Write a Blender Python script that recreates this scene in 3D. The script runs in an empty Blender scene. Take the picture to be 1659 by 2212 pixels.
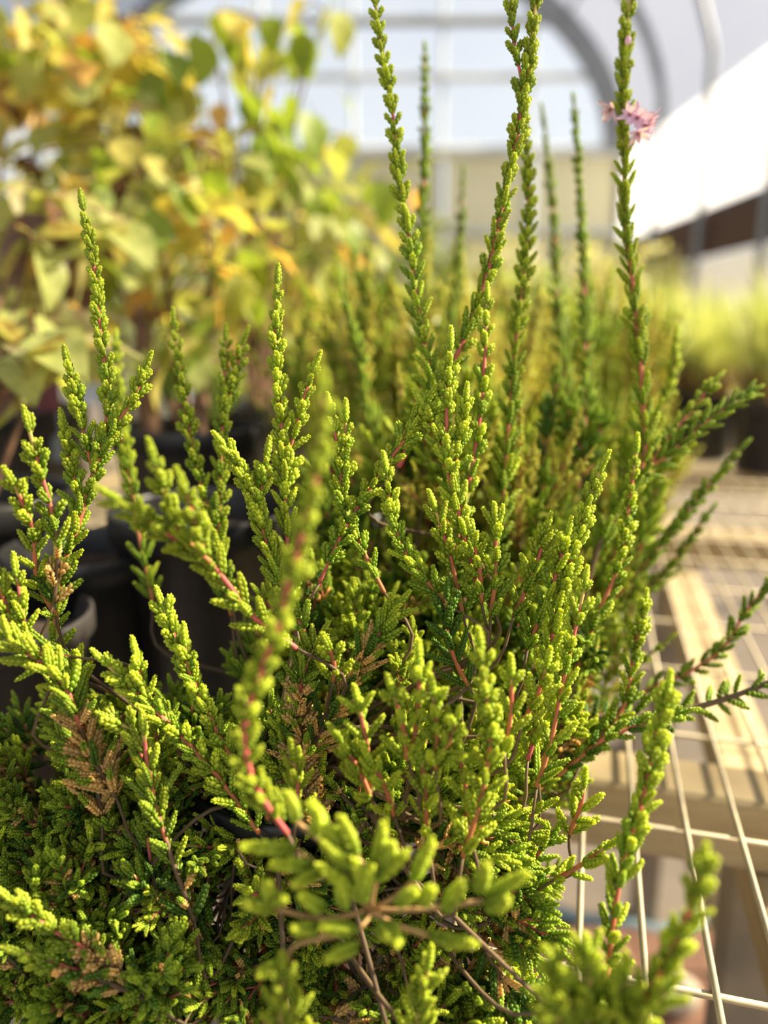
import bpy, math, random
import numpy as np
from mathutils import Vector, Matrix

# ------------------------------------------------------------------ camera
F_PX, CX, CY = 1661.0, 829.5, 1106.0
PITCH = math.radians(13.0)
HC = 1.10
CAM = np.array([0.0, 0.0, HC])
FW = np.array([0, math.cos(PITCH), -math.sin(PITCH)])
UP = np.array([0, math.sin(PITCH), math.cos(PITCH)])
RT = np.array([1.0, 0, 0])
SC = bpy.context.scene
COL = SC.collection
cd = bpy.data.cameras.new('camera')
cam = bpy.data.objects.new('camera', cd)
COL.objects.link(cam)
cam.location = CAM
cam.rotation_euler = (math.pi / 2 - PITCH, 0, 0)
cd.sensor_fit = 'VERTICAL'
cd.sensor_height = 24.0
cd.lens = F_PX / 2212.0 * 24.0
cd.clip_start, cd.clip_end = 0.01, 200
cd.dof.use_dof = True
cd.dof.focus_distance = 0.355
cd.dof.aperture_fstop = cd.lens / 9.0
SC.camera = cam

# ------------------------------------------------------------------ light
SUN_AZ, SUN_EL = math.radians(80), math.radians(35)   # azimuth from +Y towards +X
sd = Vector((math.sin(SUN_AZ) * math.cos(SUN_EL), math.cos(SUN_AZ) * math.cos(SUN_EL), math.sin(SUN_EL)))
sl = bpy.data.lights.new('sun', 'SUN')
sl.energy = 23.0
sl.angle = math.radians(2.5)
sl.color = (1.0, 0.86, 0.62)
so = bpy.data.objects.new('sun', sl)
so.rotation_euler = (-sd).to_track_quat('-Z', 'Y').to_euler()
so.location = (3, 2, 8)
COL.objects.link(so)

w = bpy.data.worlds.new('sky')
SC.world = w
w.use_nodes = True
nt = w.node_tree
nt.nodes.clear()
sky = nt.nodes.new('ShaderNodeTexSky')
sky.sky_type = 'NISHITA'
sky.sun_disc = False
sky.sun_elevation = SUN_EL
sky.sun_rotation = SUN_AZ
sky.dust_density = 4.0
sky.air_density = 1.0
hz = nt.nodes.new('ShaderNodeMixRGB')
hz.inputs[0].default_value = 0.55
hz.inputs[2].default_value = (5.2, 5.3, 5.6, 1)      # thin overcast haze
bg = nt.nodes.new('ShaderNodeBackground')
bg.inputs[1].default_value = 0.19
wo = nt.nodes.new('ShaderNodeOutputWorld')
nt.links.new(sky.outputs[0], hz.inputs[1])
nt.links.new(hz.outputs[0], bg.inputs[0])
nt.links.new(bg.outputs[0], wo.inputs[0])

SC.view_settings.view_transform = 'Standard'
SC.view_settings.look = 'None'
SC.view_settings.gamma = 1
SC.view_settings.use_curve_mapping = False
SC.view_settings.exposure = 0.64
SC.cycles.use_denoising = True
SC.cycles.max_bounces = 8
SC.cycles.diffuse_bounces = 3
SC.cycles.transmission_bounces = 4
SC.cycles.transparent_max_bounces = 12
SC.cycles.sample_clamp_indirect = 6


def P(px, py, d):
    """the world point at view depth d seen at a pixel of the photograph"""
    return CAM + d * (FW + RT * ((px - CX) / F_PX) - UP * ((py - CY) / F_PX))


def G(px, py, z):
    r = FW + RT * ((px - CX) / F_PX) - UP * ((py - CY) / F_PX)
    t = (z - HC) / r[2]
    return CAM + r * t


# ------------------------------------------------------------------ helpers
def link(o, parent=None):
    COL.objects.link(o)
    if parent is not None:
        o.parent = parent
    return o


def empty(name, loc=(0, 0, 0)):
    o = bpy.data.objects.new(name, None)
    o.empty_display_size = 0.05
    o.location = loc
    return link(o)


def tag(o, label, cat, group=None, kind=None):
    o['label'] = label
    o['category'] = cat
    if group:
        o['group'] = group
    if kind:
        o['kind'] = kind
    return o


def mesh_np(name, V, T, mat, C=None, smooth=True):
    """triangle mesh from numpy arrays"""
    me = bpy.data.meshes.new(name)
    V = np.ascontiguousarray(V, dtype=np.float32)
    T = np.ascontiguousarray(T, dtype=np.int32)
    me.vertices.add(len(V))
    me.vertices.foreach_set('co', V.ravel())
    me.loops.add(len(T) * 3)
    me.loops.foreach_set('vertex_index', T.ravel())
    me.polygons.add(len(T))
    me.polygons.foreach_set('loop_start', np.arange(0, len(T) * 3, 3, dtype=np.int32))
    me.update(calc_edges=True)
    if smooth:
        me.shade_smooth()
    if C is not None:
        a = me.color_attributes.new('tint', 'FLOAT_COLOR', 'POINT')
        a.data.foreach_set('color', np.ascontiguousarray(
            np.c_[C, np.ones(len(C))], dtype=np.float32).ravel())
    me.materials.append(mat)
    return me


def obj(name, me, parent=None):
    return link(bpy.data.objects.new(name, me), parent)


class MB:
    """collects shapes for one mesh"""
    def __init__(s):
        s.V, s.F, s.n = [], [], 0

    def add(s, V, Fs):
        V = np.asarray(V, float).reshape(-1, 3)
        s.V.append(V)
        s.F += [tuple(int(i) + s.n for i in f) for f in Fs]
        s.n += len(V)

    def box(s, c, ax, ay, az):
        c, ax, ay, az = map(lambda q: np.asarray(q, float), (c, ax, ay, az))
        b = min(np.linalg.norm(ax), np.linalg.norm(ay), np.linalg.norm(az)) * 0.12
        V, k = [], {}
        L = [np.linalg.norm(a) for a in (ax, ay, az)]
        E = [a / l for a, l in zip((ax, ay, az), L)]
        # chamfered box: 24 vertices
        for sx in (-1, 1):
            for sy in (-1, 1):
                for sz in (-1, 1):
                    for m in range(3):
                        q = [sx * (L[0] - b), sy * (L[1] - b), sz * (L[2] - b)]
                        q[m] = (sx, sy, sz)[m] * L[m]
                        k[(sx, sy, sz, m)] = len(V)
                        V.append(c + E[0] * q[0] + E[1] * q[1] + E[2] * q[2])
        Fs = []
        for m in range(3):
            o1, o2 = [i for i in range(3) if i != m]
            for sg in (-1, 1):
                f = []
                for a, bb in ((-1, -1), (1, -1), (1, 1), (-1, 1)):
                    t = [0, 0, 0]
                    t[m], t[o1], t[o2] = sg, a, bb
                    f.append(k[(*t, m)])
                Fs.append(f)
        for m in range(3):
            o1, o2 = [i for i in range(3) if i != m]
            for a in (-1, 1):
                for bb in (-1, 1):
                    t0, t1 = [0, 0, 0], [0, 0, 0]
                    t0[m], t0[o1], t0[o2] = -1, a, bb
                    t1[m], t1[o1], t1[o2] = 1, a, bb
                    Fs.append([k[(*t0, o1)], k[(*t1, o1)], k[(*t1, o2)], k[(*t0, o2)]])
        for sx in (-1, 1):
            for sy in (-1, 1):
                for sz in (-1, 1):
                    Fs.append([k[(sx, sy, sz, m)] for m in range(3)])
        s.add(V, Fs)

    def tube(s, pts, rad, n=8):
        V, T = tube(pts, rad, n)
        s.add(V, T)

    def lathe(s, prof, c=(0, 0, 0), n=40):
        V = []
        for r, z in prof:
            for i in range(n):
                a = 2 * math.pi * i / n
                V.append((c[0] + r * math.cos(a), c[1] + r * math.sin(a), c[2] + z))
        Fs = [(j * n + i, j * n + (i + 1) % n, (j + 1) * n + (i + 1) % n, (j + 1) * n + i)
              for j in range(len(prof) - 1) for i in range(n)]
        s.add(V, Fs)

    def build(s, name, mat, parent=None, smooth=False, loc=None):
        me = bpy.data.meshes.new(name)
        V = np.concatenate(s.V)
        if loc is not None:
            V = V - np.asarray(loc)
        me.from_pydata([tuple(v) for v in V], [], s.F)
        me.materials.append(mat)
        if smooth:
            me.shade_smooth()
        me.validate()
        # outward normals
        import bmesh
        b = bmesh.new()
        b.from_mesh(me)
        bmesh.ops.recalc_face_normals(b, faces=b.faces)
        b.to_mesh(me)
        b.free()
        o = obj(name, me, parent)
        if loc is not None:
            o.location = loc
        return o


def frames(pts):
    pts = np.asarray(pts, float)
    T = np.gradient(pts, axis=0)
    T /= np.linalg.norm(T, axis=1)[:, None] + 1e-12
    N = np.zeros_like(T)
    a = np.array([0, 0, 1.0]) if abs(T[0][2]) < 0.9 else np.array([1.0, 0, 0])
    n = np.cross(T[0], a)
    N[0] = n / np.linalg.norm(n)
    for i in range(1, len(T)):
        n = N[i - 1] - T[i] * N[i - 1].dot(T[i])
        N[i] = n / (np.linalg.norm(n) + 1e-12)
    return T, N, np.cross(T, N)


def tube(pts, rad, n=6):
    pts = np.asarray(pts, float)
    rad = np.broadcast_to(np.asarray(rad, float), (len(pts),))
    T, N, B = frames(pts)
    a = np.arange(n) * 2 * math.pi / n
    V = (pts[:, None, :] + rad[:, None, None] * (np.cos(a)[None, :, None] * N[:, None, :] +
                                                 np.sin(a)[None, :, None] * B[:, None, :])).reshape(-1, 3)
    Fs = []
    for j in range(len(pts) - 1):
        for i in range(n):
            p, q = j * n + i, j * n + (i + 1) % n
            Fs += [(p, q, q + n), (p, q + n, p + n)]
    m = len(V)
    V = np.vstack([V, pts[0], pts[-1]])
    for i in range(n):
        Fs += [(m, (i + 1) % n, i), (m + 1, m - n + i, m - n + (i + 1) % n)]
    return V, Fs


def spline(pts, step):
    """catmull-rom resample"""
    p = np.asarray(pts, float)
    if len(p) == 2:
        p = np.array([p[0], (p[0] + p[1]) / 2, p[1]])
    q = np.vstack([2 * p[0] - p[1], p, 2 * p[-1] - p[-2]])
    out = []
    for i in range(1, len(q) - 2):
        n = max(2, int(np.linalg.norm(q[i + 1] - q[i]) / step * 2))
        t = (np.arange(n) / n)[:, None]
        out.append(0.5 * (2 * q[i] + (q[i + 1] - q[i - 1]) * t + (2 * q[i - 1] - 5 * q[i] + 4 * q[i + 1] - q[i + 2]) * t ** 2 +
                          (-q[i - 1] + 3 * q[i] - 3 * q[i + 1] + q[i + 2]) * t ** 3))
    out = np.vstack(out + [p[-1:]])
    d = np.r_[0, np.cumsum(np.linalg.norm(np.diff(out, axis=0), axis=1))]
    m = max(3, int(d[-1] / step) + 1)
    s = np.linspace(0, d[-1], m)
    return np.c_[[np.interp(s, d, out[:, k]) for k in range(3)]].T, d[-1]


# ------------------------------------------------------------------ materials
def nodemat(name):
    m = bpy.data.materials.new(name)
    m.use_nodes = True
    n = m.node_tree.nodes
    n.clear()
    return m, n, m.node_tree.links


def surf(name, col, rough=0.6, col2=None, scale=20.0, bump=0.0, metal=0.0, spec=0.4, detail=5, stretch=None,
         rough2=None):
    m, n, l = nodemat(name)
    out = n.new('ShaderNodeOutputMaterial')
    b = n.new('ShaderNodeBsdfPrincipled')
    b.inputs['Roughness'].default_value = rough
    b.inputs['Metallic'].default_value = metal
    b.inputs['Specular IOR Level'].default_value = spec
    l.new(b.outputs[0], out.inputs[0])
    tc = n.new('ShaderNodeTexCoord')
    mp = n.new('ShaderNodeMapping')
    if stretch:
        mp.inputs['Scale'].default_value = stretch
    l.new(tc.outputs['Object'], mp.inputs[0])
    nz = n.new('ShaderNodeTexNoise')
    nz.inputs['Scale'].default_value = scale
    nz.inputs['Detail'].default_value = detail
    l.new(mp.outputs[0], nz.inputs[0])
    cr = n.new('ShaderNodeValToRGB')
    cr.color_ramp.elements[0].position = 0.35
    cr.color_ramp.elements[1].position = 0.65
    c2 = col2 or tuple(c * 0.8 for c in col)
    cr.color_ramp.elements[0].color = (*c2, 1)
    cr.color_ramp.elements[1].color = (*col, 1)
    l.new(nz.outputs[0], cr.inputs[0])
    l.new(cr.outputs[0], b.inputs['Base Color'])
    if bump:
        bp = n.new('ShaderNodeBump')
        bp.inputs['Strength'].default_value = bump
        bp.inputs['Distance'].default_value = 0.002
        l.new(nz.outputs[0], bp.inputs['Height'])
        l.new(bp.outputs[0], b.inputs['Normal'])
    return m


def leafmat(name, trans=0.38, col=None, attr=False, rough=0.45, col2=None, scale=40):
    m, n, l = nodemat(name)
    out = n.new('ShaderNodeOutputMaterial')
    b = n.new('ShaderNodeBsdfPrincipled')
    b.inputs['Roughness'].default_value = rough
    b.inputs['Specular IOR Level'].default_value = 0.35
    t = n.new('ShaderNodeBsdfTranslucent')
    mx = n.new('ShaderNodeMixShader')
    mx.inputs[0].default_value = trans
    if attr:
        c = n.new('ShaderNodeAttribute')
        c.attribute_name = 'tint'
        oi = n.new('ShaderNodeObjectInfo')
        mr = n.new('ShaderNodeMapRange')
        mr.inputs[3].default_value = 0.85
        mr.inputs[4].default_value = 1.12
        l.new(oi.outputs['Random'], mr.inputs[0])
        ml = n.new('ShaderNodeVectorMath')
        ml.operation = 'SCALE'
        l.new(c.outputs['Color'], ml.inputs[0])
        l.new(mr.outputs[0], ml.inputs['Scale'])
        src = ml.outputs[0]
    else:
        tc = n.new('ShaderNodeTexCoord')
        nz = n.new('ShaderNodeTexNoise')
        nz.inputs['Scale'].default_value = scale
        l.new(tc.outputs['Object'], nz.inputs[0])
        cr = n.new('ShaderNodeValToRGB')
        cr.color_ramp.elements[0].position = 0.4
        cr.color_ramp.elements[1].position = 0.62
        cr.color_ramp.elements[0].color = (*(col2 or [q * 0.75 for q in col]), 1)
        cr.color_ramp.elements[1].color = (*col, 1)
        l.new(nz.outputs[0], cr.inputs[0])
        src = cr.outputs[0]
    l.new(src, b.inputs['Base Color'])
    g = n.new('ShaderNodeMixRGB')
    g.blend_type = 'MULTIPLY'
    g.inputs[0].default_value = 1
    g.inputs[2].default_value = (1.25, 1.15, 0.55, 1)
    l.new(src, g.inputs[1])
    l.new(g.outputs[0], t.inputs[0])
    l.new(b.outputs[0], mx.inputs[1])
    l.new(t.outputs[0], mx.inputs[2])
    l.new(mx.outputs[0], out.inputs[0])
    return m


def attrmat(name, rough=0.6):
    m, n, l = nodemat(name)
    out = n.new('ShaderNodeOutputMaterial')
    b = n.new('ShaderNodeBsdfPrincipled')
    b.inputs['Roughness'].default_value = rough
    b.inputs['Specular IOR Level'].default_value = 0.3
    c = n.new('ShaderNodeAttribute')
    c.attribute_name = 'tint'
    l.new(c.outputs['Color'], b.inputs['Base Color'])
    nz = n.new('ShaderNodeTexNoise')
    nz.inputs['Scale'].default_value = 900
    bp = n.new('ShaderNodeBump')
    bp.inputs['Strength'].default_value = 0.4
    bp.inputs['Distance'].default_value = 0.0003
    l.new(nz.outputs[0], bp.inputs['Height'])
    l.new(bp.outputs[0], b.inputs['Normal'])
    l.new(b.outputs[0], out.inputs[0])
    return m


M_HLEAF = leafmat('heather_leaf', 0.45, attr=True)
M_HSTEM = attrmat('heather_stem')
M_TIMBER = surf('pale_timber', (0.46, 0.36, 0.20), 0.7, (0.34, 0.26, 0.14), 12, 0.3, stretch=(1, 1, 6))
M_TIMBER_GREY = surf('weathered_timber', (0.30, 0.25, 0.18), 0.8, (0.20, 0.17, 0.13), 14, 0.3)
M_WIRE = surf('sunlit_galv_wire', (0.50, 0.42, 0.27), 0.45, (0.38, 0.32, 0.22), 60, 0.1, metal=0.2)  # galvanised wire, warm sunlight put into its cream tan colour
M_CONC = surf('concrete', (0.27, 0.225, 0.185), 0.9, (0.20, 0.17, 0.14), 6, 0.4)
M_BRICK = surf('terracotta', (0.28, 0.15, 0.10), 0.85, (0.20, 0.11, 0.075), 30, 0.4)
M_POT = surf('black_pot_plastic', (0.012, 0.012, 0.013), 0.38, (0.02, 0.02, 0.02), 30, 0.05)
M_POT_DUSTY = surf('dusty_pot_plastic', (0.05, 0.043, 0.038), 0.6, (0.025, 0.022, 0.02), 25, 0.1)
M_SOIL = surf('potting_soil', (0.05, 0.032, 0.02), 0.95, (0.018, 0.012, 0.008), 90, 1.0)
M_BARK = surf('brown_bark', (0.20, 0.11, 0.06), 0.85, (0.10, 0.055, 0.03), 50, 0.6)
M_STEEL = surf('galvanised_tube', (0.30, 0.32, 0.35), 0.5, (0.24, 0.26, 0.29), 8, 0.0, metal=0.3)
M_DARKTUBE = surf('weathered_post', (0.16, 0.14, 0.11), 0.6, (0.10, 0.09, 0.07), 8)
M_BOARD = surf('dark_brown_board', (0.10, 0.045, 0.03), 0.7, (0.06, 0.028, 0.02), 10, 0.3)
M_WHITEBOARD = surf('pale_sheet', (0.62, 0.66, 0.68), 0.7, (0.55, 0.59, 0.62), 2)
M_CREAM = surf('cream_panel', (0.82, 0.80, 0.58), 0.7, (0.72, 0.70, 0.48), 1.5)
M_LABELRED = surf('dark_red_plastic', (0.16, 0.025, 0.03), 0.4)
M_LABELGREY = surf('grey_plastic', (0.22, 0.24, 0.24), 0.5)
M_HOSE = surf('pale_blue_hose', (0.30, 0.42, 0.48), 0.4)
M_PINK = surf('pink_plastic', (0.65, 0.18, 0.20), 0.4)
M_STONE = surf('pale_stone', (0.62, 0.55, 0.42), 0.8, (0.5, 0.44, 0.34), 30, 0.4)
M_PETAL = leafmat('lilac_pink_petal', 0.4, (0.80, 0.62, 0.95), rough=0.5, col2=(0.74, 0.52, 0.86), scale=200)
M_POLLEN = surf('flower_heart', (0.35, 0.16, 0.16), 0.7)


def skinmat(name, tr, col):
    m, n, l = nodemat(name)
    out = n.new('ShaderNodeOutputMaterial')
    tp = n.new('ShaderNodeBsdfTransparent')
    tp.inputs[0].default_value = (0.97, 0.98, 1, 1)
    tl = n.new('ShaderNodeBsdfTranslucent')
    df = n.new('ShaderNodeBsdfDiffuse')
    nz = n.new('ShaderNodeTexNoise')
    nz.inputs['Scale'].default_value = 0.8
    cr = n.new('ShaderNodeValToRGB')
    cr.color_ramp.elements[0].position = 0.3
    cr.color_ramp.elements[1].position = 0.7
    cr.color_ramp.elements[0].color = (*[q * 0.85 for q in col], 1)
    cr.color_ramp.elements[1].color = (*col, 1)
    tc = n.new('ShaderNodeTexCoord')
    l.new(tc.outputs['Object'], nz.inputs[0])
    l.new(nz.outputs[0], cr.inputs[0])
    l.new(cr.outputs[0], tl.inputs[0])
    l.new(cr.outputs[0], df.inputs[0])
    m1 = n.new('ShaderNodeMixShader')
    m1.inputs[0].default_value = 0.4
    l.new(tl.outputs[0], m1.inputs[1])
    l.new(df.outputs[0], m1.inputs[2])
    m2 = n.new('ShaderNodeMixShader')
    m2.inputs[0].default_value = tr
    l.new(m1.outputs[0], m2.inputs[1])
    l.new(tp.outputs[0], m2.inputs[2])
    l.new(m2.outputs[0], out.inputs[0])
    return m


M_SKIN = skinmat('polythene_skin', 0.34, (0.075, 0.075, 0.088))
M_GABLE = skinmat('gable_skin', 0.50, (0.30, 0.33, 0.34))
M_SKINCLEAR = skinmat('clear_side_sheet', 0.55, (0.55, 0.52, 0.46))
M_SKINLOW = skinmat('dimmed_low_sheet', 0.25, (0.10, 0.09, 0.06))  # sheet colour lowered to dim the bright light coming through

# ================================================================== SETTING
# polytunnel: axis along +Y, centre x = XM
XM, HW, SPR, APEX, Y0, YEND = -0.33, 2.95, 3.0, 5.15, -4.0, 9.0


def prof(n=24, hw=HW, top=APEX, spr=SPR):
    p = [(XM - hw, 0.0), (XM - hw, spr)]
    for i in range(1, n):
        a = math.pi * (1 - i / n)
        p.append((XM + hw * math.cos(a), spr + (top - spr) * math.sin(a)))
    return p + [(XM + hw, spr), (XM + hw, 0.0)]


def struct(o):
    o['kind'] = 'structure'
    return o


# floor
mb = MB()
mb.box((0, 2.5, -0.05), (8, 0, 0), (0, 10, 0), (0, 0, 0.05))
struct(mb.build('floor', M_CONC))

pr = prof()
mb = MB()
arc = pr[1:-1]
for j in range(len(arc) - 1):
    (xa, za), (xb, zb) = arc[j], arc[j + 1]
    mb.add([(xa, Y0, za), (xb, Y0, zb), (xb, YEND, zb), (xa, YEND, za)], [(0, 1, 2, 3)])
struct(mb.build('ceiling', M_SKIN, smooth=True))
for side, sx in (('left', -1), ('right', 1)):
    x = XM + sx * HW
    wl = empty('wall_' + side)
    struct(wl)
    mb = MB()
    mb.add([(x, Y0, 2.1), (x, YEND, 2.1), (x, YEND, SPR), (x, Y0, SPR)], [(0, 1, 2, 3)])
    mb.build('side_sheet', M_SKINCLEAR, wl)
    mb = MB()
    mb.add([(x, Y0, 0), (x, YEND, 0), (x, YEND, 1.7), (x, Y0, 1.7)], [(0, 1, 2, 3)])
    mb.build('side_sheet', M_SKINLOW, wl)
    for z in (1.81, 2.0):
        mb = MB()
        mb.box((x + sx * 0.02, (Y0 + YEND) / 2, z), (0.012, 0, 0), (0, (YEND - Y0) / 2, 0), (0, 0, 0.094))
        mb.build('board', M_BOARD, wl)
# hoops
hoop_y = [YEND - 0.05 - 1.15 * i for i in range(9)]
tr = empty('trim_hoops')
struct(tr)
hoop_pts = np.array([(x, 0, z) for x, z in prof(32, HW - 0.05, APEX - 0.05)])
hp, _ = spline(hoop_pts, 0.25)
V, Fs = tube(hp, 0.035, 8)
hme = mesh_np('hoop', V, Fs, M_STEEL)
for y in hoop_y:
    o = obj('hoop', hme, tr)
    o.location = (0, y, 0)
tie = MB()
tie.tube([(XM - 2.3, 0, 4.25), (XM + 2.3, 0, 4.25)], 0.022)
tme = None
for y in hoop_y[:7:2]:
    if tme is None:
        o = tie.build('tie_bar', M_STEEL, tr)
        tme = o.data
    else:
        o = obj('tie_bar', tme, tr)
    o.location = (0, y, 0)
for a in (0.25, 0.5, 0.75):
    q = prof(32, HW - 0.08, APEX - 0.08)
    x, z = q[int(len(q) * a)]
    mb = MB()
    mb.tube([(x, Y0, z), (x, YEND, z)], 0.02)
    mb.build('purlin', M_STEEL, tr)
for yy, wd_ in ((YEND - .12, .16), (YEND - 1.3, .05)):
    pa = [np.array(q) for q in prof(40, HW - 0.02, APEX - 0.02) if q[1] >= 2.0]
    pa2 = [np.array(q) for q in prof(40, HW - 0.02 - wd_ * 1.6, APEX - 0.02 - wd_ * 1.6) if q[1] >= 2.0]
    mb = MB()
    for i in range(len(pa) - 1):
        q = [pa[i], pa[i + 1], pa2[i + 1], pa2[i]]
        mb.add([(a[0], yy, a[1]) for a in q] + [(a[0], yy + .03, a[1]) for a in q], [(0, 1, 2, 3), (7, 6, 5, 4), (0, 1, 5, 4), (3, 2, 6, 7)])
    mb.build('arch_band', M_STEEL, tr)
# end wall
we = empty('wall_back')
struct(we)
mb = MB()
arc2 = [(x, YEND, z) for x, z in prof() if z >= SPR]
mb.add(arc2, [tuple(range(len(arc2)))])
mb.build('gable_sheet', M_GABLE, we)
for i in range(6):
    xa = XM - HW + i * HW / 3
    mb = MB()
    mb.box((xa + HW / 6, YEND, 2.6), (HW / 6 - 0.02, 0, 0), (0, 0.01, 0), (0, 0, 0.38))
    mb.build('panel', M_CREAM, we)
    mb = MB()
    mb.box((xa + HW / 6, YEND, 1.1), (HW / 6 - 0.02, 0, 0), (0, 0.01, 0), (0, 0, 1.1))
    mb.build('panel', M_CREAM, we)
for z in (2.2, 3.02, 3.75, 4.3):
    hw = HW - 0.05 if z < SPR else HW * math.sqrt(max(0, 1 - ((z - SPR) / (APEX - SPR)) ** 2))
    mb = MB()
    mb.tube([(XM - hw, YEND - 0.05, z), (XM + hw, YEND - 0.05, z)], 0.04 if z != 3.02 else 0.07)
    mb.build('rail', M_WHITEBOARD, we)
for x in (-1.9, -0.95, 0.0, 0.95, 1.9):
    mb = MB()
    top = SPR + (APEX - SPR) * math.sqrt(1 - (x / HW) ** 2)
    mb.tube([(XM + x, YEND - 0.04, 0), (XM + x, YEND - 0.04, top)], 0.025)
    mb.build('mullion', M_WHITEBOARD, we)

# ---------------------------------------------------------------- benches
ZB = HC - 0.30
ANG = math.radians(15)
BU = np.array([math.sin(ANG), math.cos(ANG), 0])       # along the bench
BW = np.array([math.cos(ANG), -math.sin(ANG), 0])      # across
ZV = np.array([0, 0, 1.0])


def bp(a, b, z):
    return BW * a + BU * b + ZV * z


def ab(p):
    return float(np.dot(p, BW)), float(np.dot(p, BU))


bench = empty('wire_bench', bp(0.1, 1.0, 0))
tag(bench, 'pale timber greenhouse bench topped with wire mesh in sunlit cream under the heather', 'bench')
BL = bench.location


def bpart(mb, name, mat):
    o = mb.build(name, mat, bench, loc=BL)
    o.location = (0, 0, 0)
    return o


A0, A1, B0, B1 = -1.25, 0.75, -0.05, 3.1
# wires
lw = MB(); lw.tube([bp(0, B0, 0), bp(0, B1, 0)], 0.0019, 6)
o0 = lw.build('wire', M_WIRE, bench, smooth=True)
n = 0
for a in np.arange(A0, A1 + 0.001, 0.0315):
    o = o0 if n == 0 else obj('wire', o0.data, bench)
    o.location = Vector(BW * a + ZV * (ZB - 0.002)) - BL
    n += 1
cw = MB(); cw.tube([bp(A0, 0, 0), bp(A1, 0, 0)], 0.0019, 6)
o1 = cw.build('wire', M_WIRE, bench, smooth=True)
n = 0
for b in np.arange(B0, B1 + 0.001, 0.128):
    o = o1 if n == 0 else obj('wire', o1.data, bench)
    o.location = Vector(BU * b + ZV * (ZB - 0.006)) - BL
    n += 1
# timbers
a_u = ab(G(1450, 1190, ZB))[0]
beams = [ab(G(1400, 1640, ZB))[1], ab(G(1600, 1140, ZB))[1], ab(G(1600, 1005, ZB))[1]]
ALL_B = [beams[0] - 0.62] + beams + [beams[2] + 0.62]
for b in ALL_B:
    mb = MB()
    mb.box(bp((A0 + A1) / 2, b, ZB - 0.036), BW * (A1 - A0) / 2, BU * 0.024, ZV * 0.027)
    bpart(mb, 'timber', M_TIMBER)
for a in (A0 + 0.02, -0.55, a_u + 0.03, A1 - 0.02):
    mb = MB()
    mb.box(bp(a, (B0 + B1) / 2, ZB - 0.084), BW * 0.025, BU * (B1 - B0) / 2, ZV * 0.02)
    bpart(mb, 'timber', M_TIMBER)
for a in (A0 + 0.02, a_u + 0.03):
    for b in (ALL_B[0] + 0.06, beams[0] + 0.06, beams[1] + 0.06, beams[2] + 0.06, ALL_B[-1] - .06):
        mb = MB()
        mb.box(bp(a + 0.0, b, (ZB - 0.1) / 2), BW * 0.024, BU * 0.024, ZV * (ZB - 0.1) / 2)
        bpart(mb, 'leg', M_TIMBER_GREY)
# low stretcher in the sun
p0, p1 = G(1590, 2030, 0.30), G(1665, 2215, 0.30)
dv = (p1 - p0); dv /= np.linalg.norm(dv)
mb = MB()
c = (p0 + p1) / 2
mb.box(c, np.cross(dv, ZV) * 0.022, dv * 0.5, ZV * 0.02)
bpart(mb, 'stretcher', M_TIMBER)

# terracotta pavers, hose, stone on the floor
pv = empty('paver_edging', G(1500, 2080, 0))
tag(pv, 'row of terracotta brick pavers set along the floor below the bench', 'paving')
pb = MB(); pb.box((0, 0, 0), (0.10, 0, 0), (0, 0.05, 0), (0, 0, 0.016))
pme = None
base = G(1500, 2075, 0.0)
for i in range(-3, 9):
    for j in range(3):
        if pme is None:
            o = pb.build('paver', M_BRICK, pv); pme = o.data
        else:
            o = obj('paver', pme, pv)
        o.location = Vector((i * 0.205 + (0.1 if j % 2 else 0), -j * 0.104, 0.012 + 0.002 * ((i * 7 + j) % 3)))
pts = [G(1150, 1950, 0.02), G(1250, 1985, 0.02), G(1340, 1995, 0.02), G(1420, 2012, 0.02), G(1480, 2000, 0.02), G(1700, 1900, 0.02)]
hs, _ = spline(pts, 0.02)
mb = MB(); mb.tube(hs, 0.014, 10)
o = mb.build('hose', M_HOSE, smooth=True)
tag(o, 'pale blue hose lying across the floor beneath the bench', 'hose')


def pebble(name, loc, sz, mat, seed):
    r = random.Random(seed)
    import bmesh
    b = bmesh.new()
    bmesh.ops.create_icosphere(b, subdivisions=3, radius=1)
    for v in b.verts:
        k = 1 + 0.12 * math.sin(v.co.x * 3 + seed) + 0.1 * math.cos(v.co.y * 4 + seed)
        v.co = Vector((v.co.x * sz[0] * k, v.co.y * sz[1] * k, v.co.z * sz[2] * k))
    me = bpy.data.meshes.new(name)
    b.to_mesh(me); b.free()
    me.shade_smooth(); me.materials.append(mat)
    o = obj(name, me); o.location = loc
    return o


g = G(1465, 2140, 0.06)
tag(pebble('stone', (g[0], g[1], 0.055), (0.035, 0.03, 0.03), M_STONE, 1), 'smooth pale stone on the terracotta pavers', 'stone')
g = G(1550, 1805, 0.03)
mb = MB(); mb.box((0, 0, 0), (0.016, 0, 0), (0, 0.012, 0), (0, 0, 0.03))
o = mb.build('plant_tag', M_PINK); o.location = (g[0], g[1], 0.032)
tag(o, 'small pink plastic tag standing on the concrete beneath the bench', 'tag')

# ================================================================== HEATHER
RNG = np.random.default_rng(7)
C_FRESH = np.array([0.62, 0.70, 0.050])
C_GREEN = np.array([0.22, 0.36, 0.030])
C_DEEP = np.array([0.10, 0.21, 0.024])
C_TAN = np.array([0.86, 0.61, 0.22])
C_BROWN = np.array([0.14, 0.065, 0.03])
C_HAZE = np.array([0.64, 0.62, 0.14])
C_YEL = np.array([0.58, 0.56, 0.06])


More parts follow.
